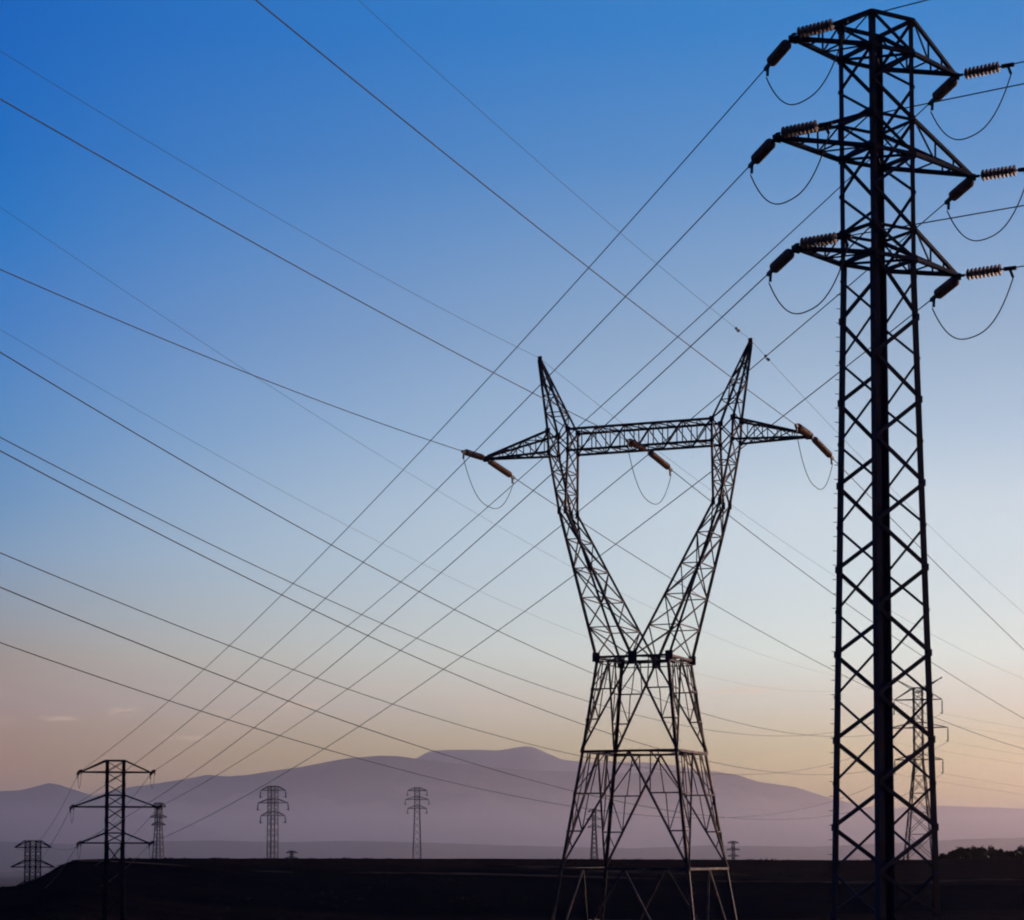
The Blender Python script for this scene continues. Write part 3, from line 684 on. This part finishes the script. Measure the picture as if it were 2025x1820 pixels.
protoD = make_string(3.0, 14, .17, .17, .3, M_fit, fit=1.4, nseg=8); first = True
LINE4 = {'TR': ((94.4, 498.4, 30.87), .12733072, .00029876351), 'TL': ((84.4, 501.6, 30.87), .12521226, .00029938516), 'MR': ((95.55, 498.1, 24.74), .12683956, .00029833612),
         'ML': ((83.3, 501.9, 24.85), .1262501, .00029652217), 'BR': ((94.4, 498.4, 17.73), .12268, .00028934782), 'BL': ((84.4, 501.6, 17.73), .12156385, .00029104092)}
ORD = {'TR': 'highest of the six', 'TL': 'second from the top of the six', 'MR': 'third from the top of the six', 'ML': 'fourth from the top of the six', 'BR': 'second lowest of the six', 'BL': 'lowest of the six'}
for k, (P0, b, c) in LINE4.items():
    f = curve_fn(P0, A4, b, c); P0 = Vector(P0)
    place_string(protoD, P0 + Vector((0, 0, 3.05)), P0, 'hanging insulator string under the %s arm of the pale hazy tower' % ARM[k], 'insulator strings of the pale hazy tower', first); first = False
    wire('power_line', f, 0, -560, 110, .034, M_cond, 'grey cable from left edge to hazy tower, %s' % ORD[k], 'six parallel cables to the hazy tower')
    g = curve_fn(P0, 62, -.13, .0005); wire('power_line', g, 0, 260, 60, .018, M_faint, 'faint cable sagging right from the %s arm of the pale hazy tower' % ARM[k], 'faint cables right of the hazy tower')
for nm, P0, b, c in (('right', (94.45, 498.4, 38.8), .10406687, .00023982448), ('left', (84.6, 501.6, 38.5), .12205809, .00028477138)):
    f = curve_fn(P0, A4, b, c); wire('earth_wire', f, 0, -560, 110, .011, M_cond, 'very faint earth wire across the sky to the %s horn of the hazy tower' % nm, 'thin earth wires', 'earth wire')

# ------------------------------------------------------------------ small towers along the skyline
def skyline(x, ytop, Y, rz, label, levels=None, s_top=.92, mat_=M_far, lw=.3, wch=.26, wth=.12, strings=0, taper=.0172, sc_span=1.0):
    p = px(x, ytop, Y); gz = ground_z(p.x, Y) - .3
    lv = levels or LV1; r = small_tower(Vector((p.x, Y, gz)), rz, p.z, mat_, label, lw, wch, wth, lv, s_top, taper, 0)
    return p, lv, r
SPAN5 = [(20.6, 21.7, 3.8), (24.3, 25.4, 4.7), (27.9, 29.08, 3.9)]
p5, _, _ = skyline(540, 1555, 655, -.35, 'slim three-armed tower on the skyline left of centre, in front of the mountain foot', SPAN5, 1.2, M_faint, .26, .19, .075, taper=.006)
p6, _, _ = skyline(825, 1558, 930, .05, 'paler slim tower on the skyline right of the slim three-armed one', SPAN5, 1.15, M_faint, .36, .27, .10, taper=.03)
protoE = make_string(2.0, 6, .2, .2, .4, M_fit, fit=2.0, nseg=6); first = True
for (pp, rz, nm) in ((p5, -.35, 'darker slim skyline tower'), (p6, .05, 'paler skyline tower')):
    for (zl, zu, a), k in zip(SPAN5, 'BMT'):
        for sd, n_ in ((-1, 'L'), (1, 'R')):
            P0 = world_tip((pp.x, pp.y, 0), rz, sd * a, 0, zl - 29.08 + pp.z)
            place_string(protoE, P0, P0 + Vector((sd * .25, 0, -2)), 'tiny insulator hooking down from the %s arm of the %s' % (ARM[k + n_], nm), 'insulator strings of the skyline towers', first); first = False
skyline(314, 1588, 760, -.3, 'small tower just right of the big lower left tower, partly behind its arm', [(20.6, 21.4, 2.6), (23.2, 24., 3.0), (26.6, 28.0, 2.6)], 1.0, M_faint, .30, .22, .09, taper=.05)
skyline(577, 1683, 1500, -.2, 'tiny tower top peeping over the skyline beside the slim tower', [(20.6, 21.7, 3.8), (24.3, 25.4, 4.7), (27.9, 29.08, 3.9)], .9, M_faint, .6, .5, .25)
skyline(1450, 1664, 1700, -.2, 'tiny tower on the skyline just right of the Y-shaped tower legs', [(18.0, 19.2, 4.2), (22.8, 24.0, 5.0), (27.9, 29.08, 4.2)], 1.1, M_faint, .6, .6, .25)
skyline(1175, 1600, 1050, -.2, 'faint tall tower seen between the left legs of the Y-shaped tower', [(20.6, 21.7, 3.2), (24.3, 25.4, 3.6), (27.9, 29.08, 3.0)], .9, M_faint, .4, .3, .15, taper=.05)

# ------------------------------------------------------------------ trees on the skyline at the right
def foliage_mat(name, a, b):
    return mat(name, a, .9, 0, (b, .9, .4, .65), spec=.05)
M_leaf = [foliage_mat('dark_foliage', (.012, .014, .014), (.030, .028, .024)), foliage_mat('olive_foliage', (.010, .010, .012), (.026, .020, .019))]
M_bark = mat('tree_bark', (.04, .03, .03), .9)
def tree(x, ytop, Y, wpx, label, k):
    top = px(x, ytop, Y); gz = ground_z(top.x, Y) - .15; H = top.z - gz; W = wpx / F * Y / 2
    root = empty('tree', (top.x, Y, gz)); tag(root, label, 'tree', 'trees on the skyline')
    m = MB(); rnd = random.Random(k * 13 + 1)
    m.tube([(0, 0, -.2), (.08, .05, H * .25), (.0, .1, H * .5), (.05, 0, H * .75)], .14, 7)
    for i in range(6):
        a = i * 1.05 + rnd.random(); m.tube([(0, .05, H * (.22 + .07 * i)), (math.cos(a) * W * .45, math.sin(a) * W * .45, H * (.42 + .07 * i))], .06, 5)
    m.build('trunk', M_bark, root)
    c = MB(); lobes = []
    for i in range(13):
        a = rnd.random() * 6.283; rr = math.sqrt(rnd.random()) * W * .85
        lobes.append((Vector((math.cos(a) * rr, math.sin(a) * rr, H * (rnd.uniform(.22, .88) - .30 * (rr / W) ** 2))), W * rnd.uniform(.18, .40)))
    for i in range(2100):
        ce, ra = lobes[int(rnd.random() * 13)]; v = Vector((rnd.gauss(0, 1), rnd.gauss(0, 1), rnd.gauss(0, .85))).normalized() * ra * (rnd.random() ** .5) * 1.15; p = ce + v
        if p.z < .1: p.z = H * .3 * rnd.random()
        a = Vector((rnd.gauss(0, 1), rnd.gauss(0, 1), rnd.gauss(0, 1))).normalized() * rnd.uniform(.08, .22); b = a.cross(Vector((rnd.gauss(0, 1), rnd.gauss(0, 1), rnd.gauss(0, 1)))).normalized() * rnd.uniform(.06, .16)
        o = len(c.v); c.v += [tuple(p - a), tuple(p + b), tuple(p + a), tuple(p - b)]; c.f.append((o, o + 1, o + 2, o + 3))
    c.build('crown', M_leaf[k % 2], root)
TR = [(1868, 1692, 455, 34, 'low shrub at the left end of the dark tree row beside the tall tower'), (1884, 1684, 470, 38, 'small bush second from the left end of the dark tree row'),
      (1901, 1676, 480, 44, 'rounded bush a little left of the highest crowns of the tree row'), (1918, 1677, 475, 40, 'broad dark tree in the left half of the tree row'),
      (1935, 1671, 488, 44, 'tree with the highest crown of the row on the skyline'), (1951, 1675, 470, 38, 'full dark tree right of the highest crown'),
      (1966, 1674, 482, 42, 'dense tree in the middle of the row, right before the crowns drop'), (1981, 1680, 475, 30, 'sloping tree at the right end of the dense clump'),
      (1994, 1688, 470, 22, 'low shrub in the dip of the tree row'), (2006, 1681, 480, 26, 'small separate bush near the right edge of the photo'), (2033, 1671, 470, 44, 'dark tree cut off by the right edge of the photo')]
for k, a in enumerate(TR): tree(*a, k)

# ------------------------------------------------------------------ low scrub along the brow of the rise
def scrub():
    rnd = random.Random(5); m = MB()
    for i in range(1500):
        ax = rnd.uniform(-.25, .25); d = crest_dist(ax) + rnd.uniform(-75, 14); x, y = ax * d, d
        if fbm(x / 14 + 7, y / 14, 3) < -.05: continue
        z = ground_z(x, y); k = rnd.uniform(.06, .20) * (1 + 1.0 * max(0, fbm(x / 9, y / 9 + 30, 2)))
        for j in range(7):
            p = Vector((x + rnd.gauss(0, k * 1.4), y + rnd.gauss(0, k * 1.4), z - .05)); h = k * rnd.uniform(.4, 1.1); t = Vector((rnd.gauss(0, k * .4), rnd.gauss(0, k * .4), h)); w = Vector((rnd.gauss(0, 1), rnd.gauss(0, 1), 0)).normalized() * k * .45
            o = len(m.v); m.v += [tuple(p - w), tuple(p + w), tuple(p + t + w * .6), tuple(p + t * 1.1 - w * .3)]; m.f.append((o, o + 1, o + 2, o + 3))
    tag(m.build('scrub', M_leaf[1]), kind='stuff')
scrub()

# ------------------------------------------------------------------ dirt track, stones and valley houses
def on_ground(x, y, up=.06): return Vector((x, y, ground_z(x, y) + up))
def strip(name, pts, w, material, label, cat, up=.10):
    m = MB(); vs_ = []
    P_ = []
    for a, b in zip(pts, pts[1:]):
        for i in range(14): P_.append(Vector(a).lerp(Vector(b), i / 14))
    P_.append(Vector(pts[-1]))
    for i, p in enumerate(P_):
        d = (P_[min(i + 1, len(P_) - 1)] - P_[max(0, i - 1)]).normalized(); n = Vector((-d.y, d.x)); ww = w * (1 + .35 * fbm(p.x / 6, p.y / 6))
        for s in (-1, 0, 1): q = p + n * s * ww / 2; vs_.append(on_ground(q.x, q.y, up))
    fs = [(3 * i + j, 3 * i + 3 + j, 3 * i + 4 + j, 3 * i + 1 + j) for i in range(len(P_) - 1) for j in (0, 1)]
    m.add(vs_, fs); o = m.build(name, material); return o
M_track = mat('pale_dirt', (.15, .09, .07), .95, 0, ((.02, .012, .014), .09, .38, .56), spec=0)
tag(strip('dirt_track', [(-4, 352), (8, 350), (19, 348), (27, 346), (36, 349)], 7.0, M_track, None, None), kind='structure')
tag(strip('field_path', [(-62, 326), (-30, 333), (0, 338), (30, 337), (52, 341), (80, 350)], 2.6, M_track, None, None), kind='structure')
M_wall = mat('pale_farmhouse_wall', (.30, .22, .17), .9, 0, ((.22, .16, .13), .5, .4, .6)); M_roof = mat('farmhouse_roof_tiles', (.12, .06, .05), .9)
M_lit = bpy.data.materials.new('lit_window'); M_lit.use_nodes = True; bb = M_lit.node_tree.nodes['Principled BSDF']; bb.inputs['Emission Color'].default_value = (1, .5, .2, 1); bb.inputs['Emission Strength'].default_value = 1.6
def house(x, Y, w, d, h, rz, label):
    p = px(x, 1700, Y); gz = ground_z(p.x, Y) - .2; r = empty('farm_house', (p.x, Y, gz), rz); tag(r, label, 'house', 'farm houses in the valley')
    m = MB(); m.add([(a * w / 2, b * d / 2, z) for z in (-1, h) for a, b in cor] + [(-w / 2, 0, h + d * .28), (w / 2, 0, h + d * .28)], [(0, 1, 5, 4), (1, 2, 6, 5), (2, 3, 7, 6), (3, 0, 4, 7), (4, 7, 8), (5, 9, 6)]); m.build('wall', M_wall, r)
    m = MB()
    for s in (-1, 1):
        n = Vector((0, s * .28, .5)).normalized(); m.add([(-w / 2 - .4, s * (d / 2 + .4), h - .12), (w / 2 + .4, s * (d / 2 + .4), h - .12), (w / 2 + .4, 0, h + d * .28 + .15), (-w / 2 - .4, 0, h + d * .28 + .15),
               (-w / 2 - .4, s * (d / 2 + .4), h + .12), (w / 2 + .4, s * (d / 2 + .4), h + .12), (w / 2 + .4, 0, h + d * .28 + .4), (-w / 2 - .4, 0, h + d * .28 + .4)],
              [(0, 1, 2, 3), (7, 6, 5, 4), (0, 4, 5, 1), (1, 5, 6, 2), (3, 2, 6, 7), (0, 3, 7, 4)])
    m.build('roof', M_roof, r)
    for i in range(3):
        m = MB(); m.plate(((i - 1) * w * .3, -d / 2 - .05, h * .55), (w * .07, 0, 0), (0, 0, h * .2), (0, 1, 0), .12); m.build('window', M_lit, r)
house(101, 1500, 17, 9, 6, .2, 'small farm house with lit windows right of the left edge tower')
house(110, 1560, 13, 8, 5, -.3, 'smaller lit farm house beside the larger one, far right of the pair')
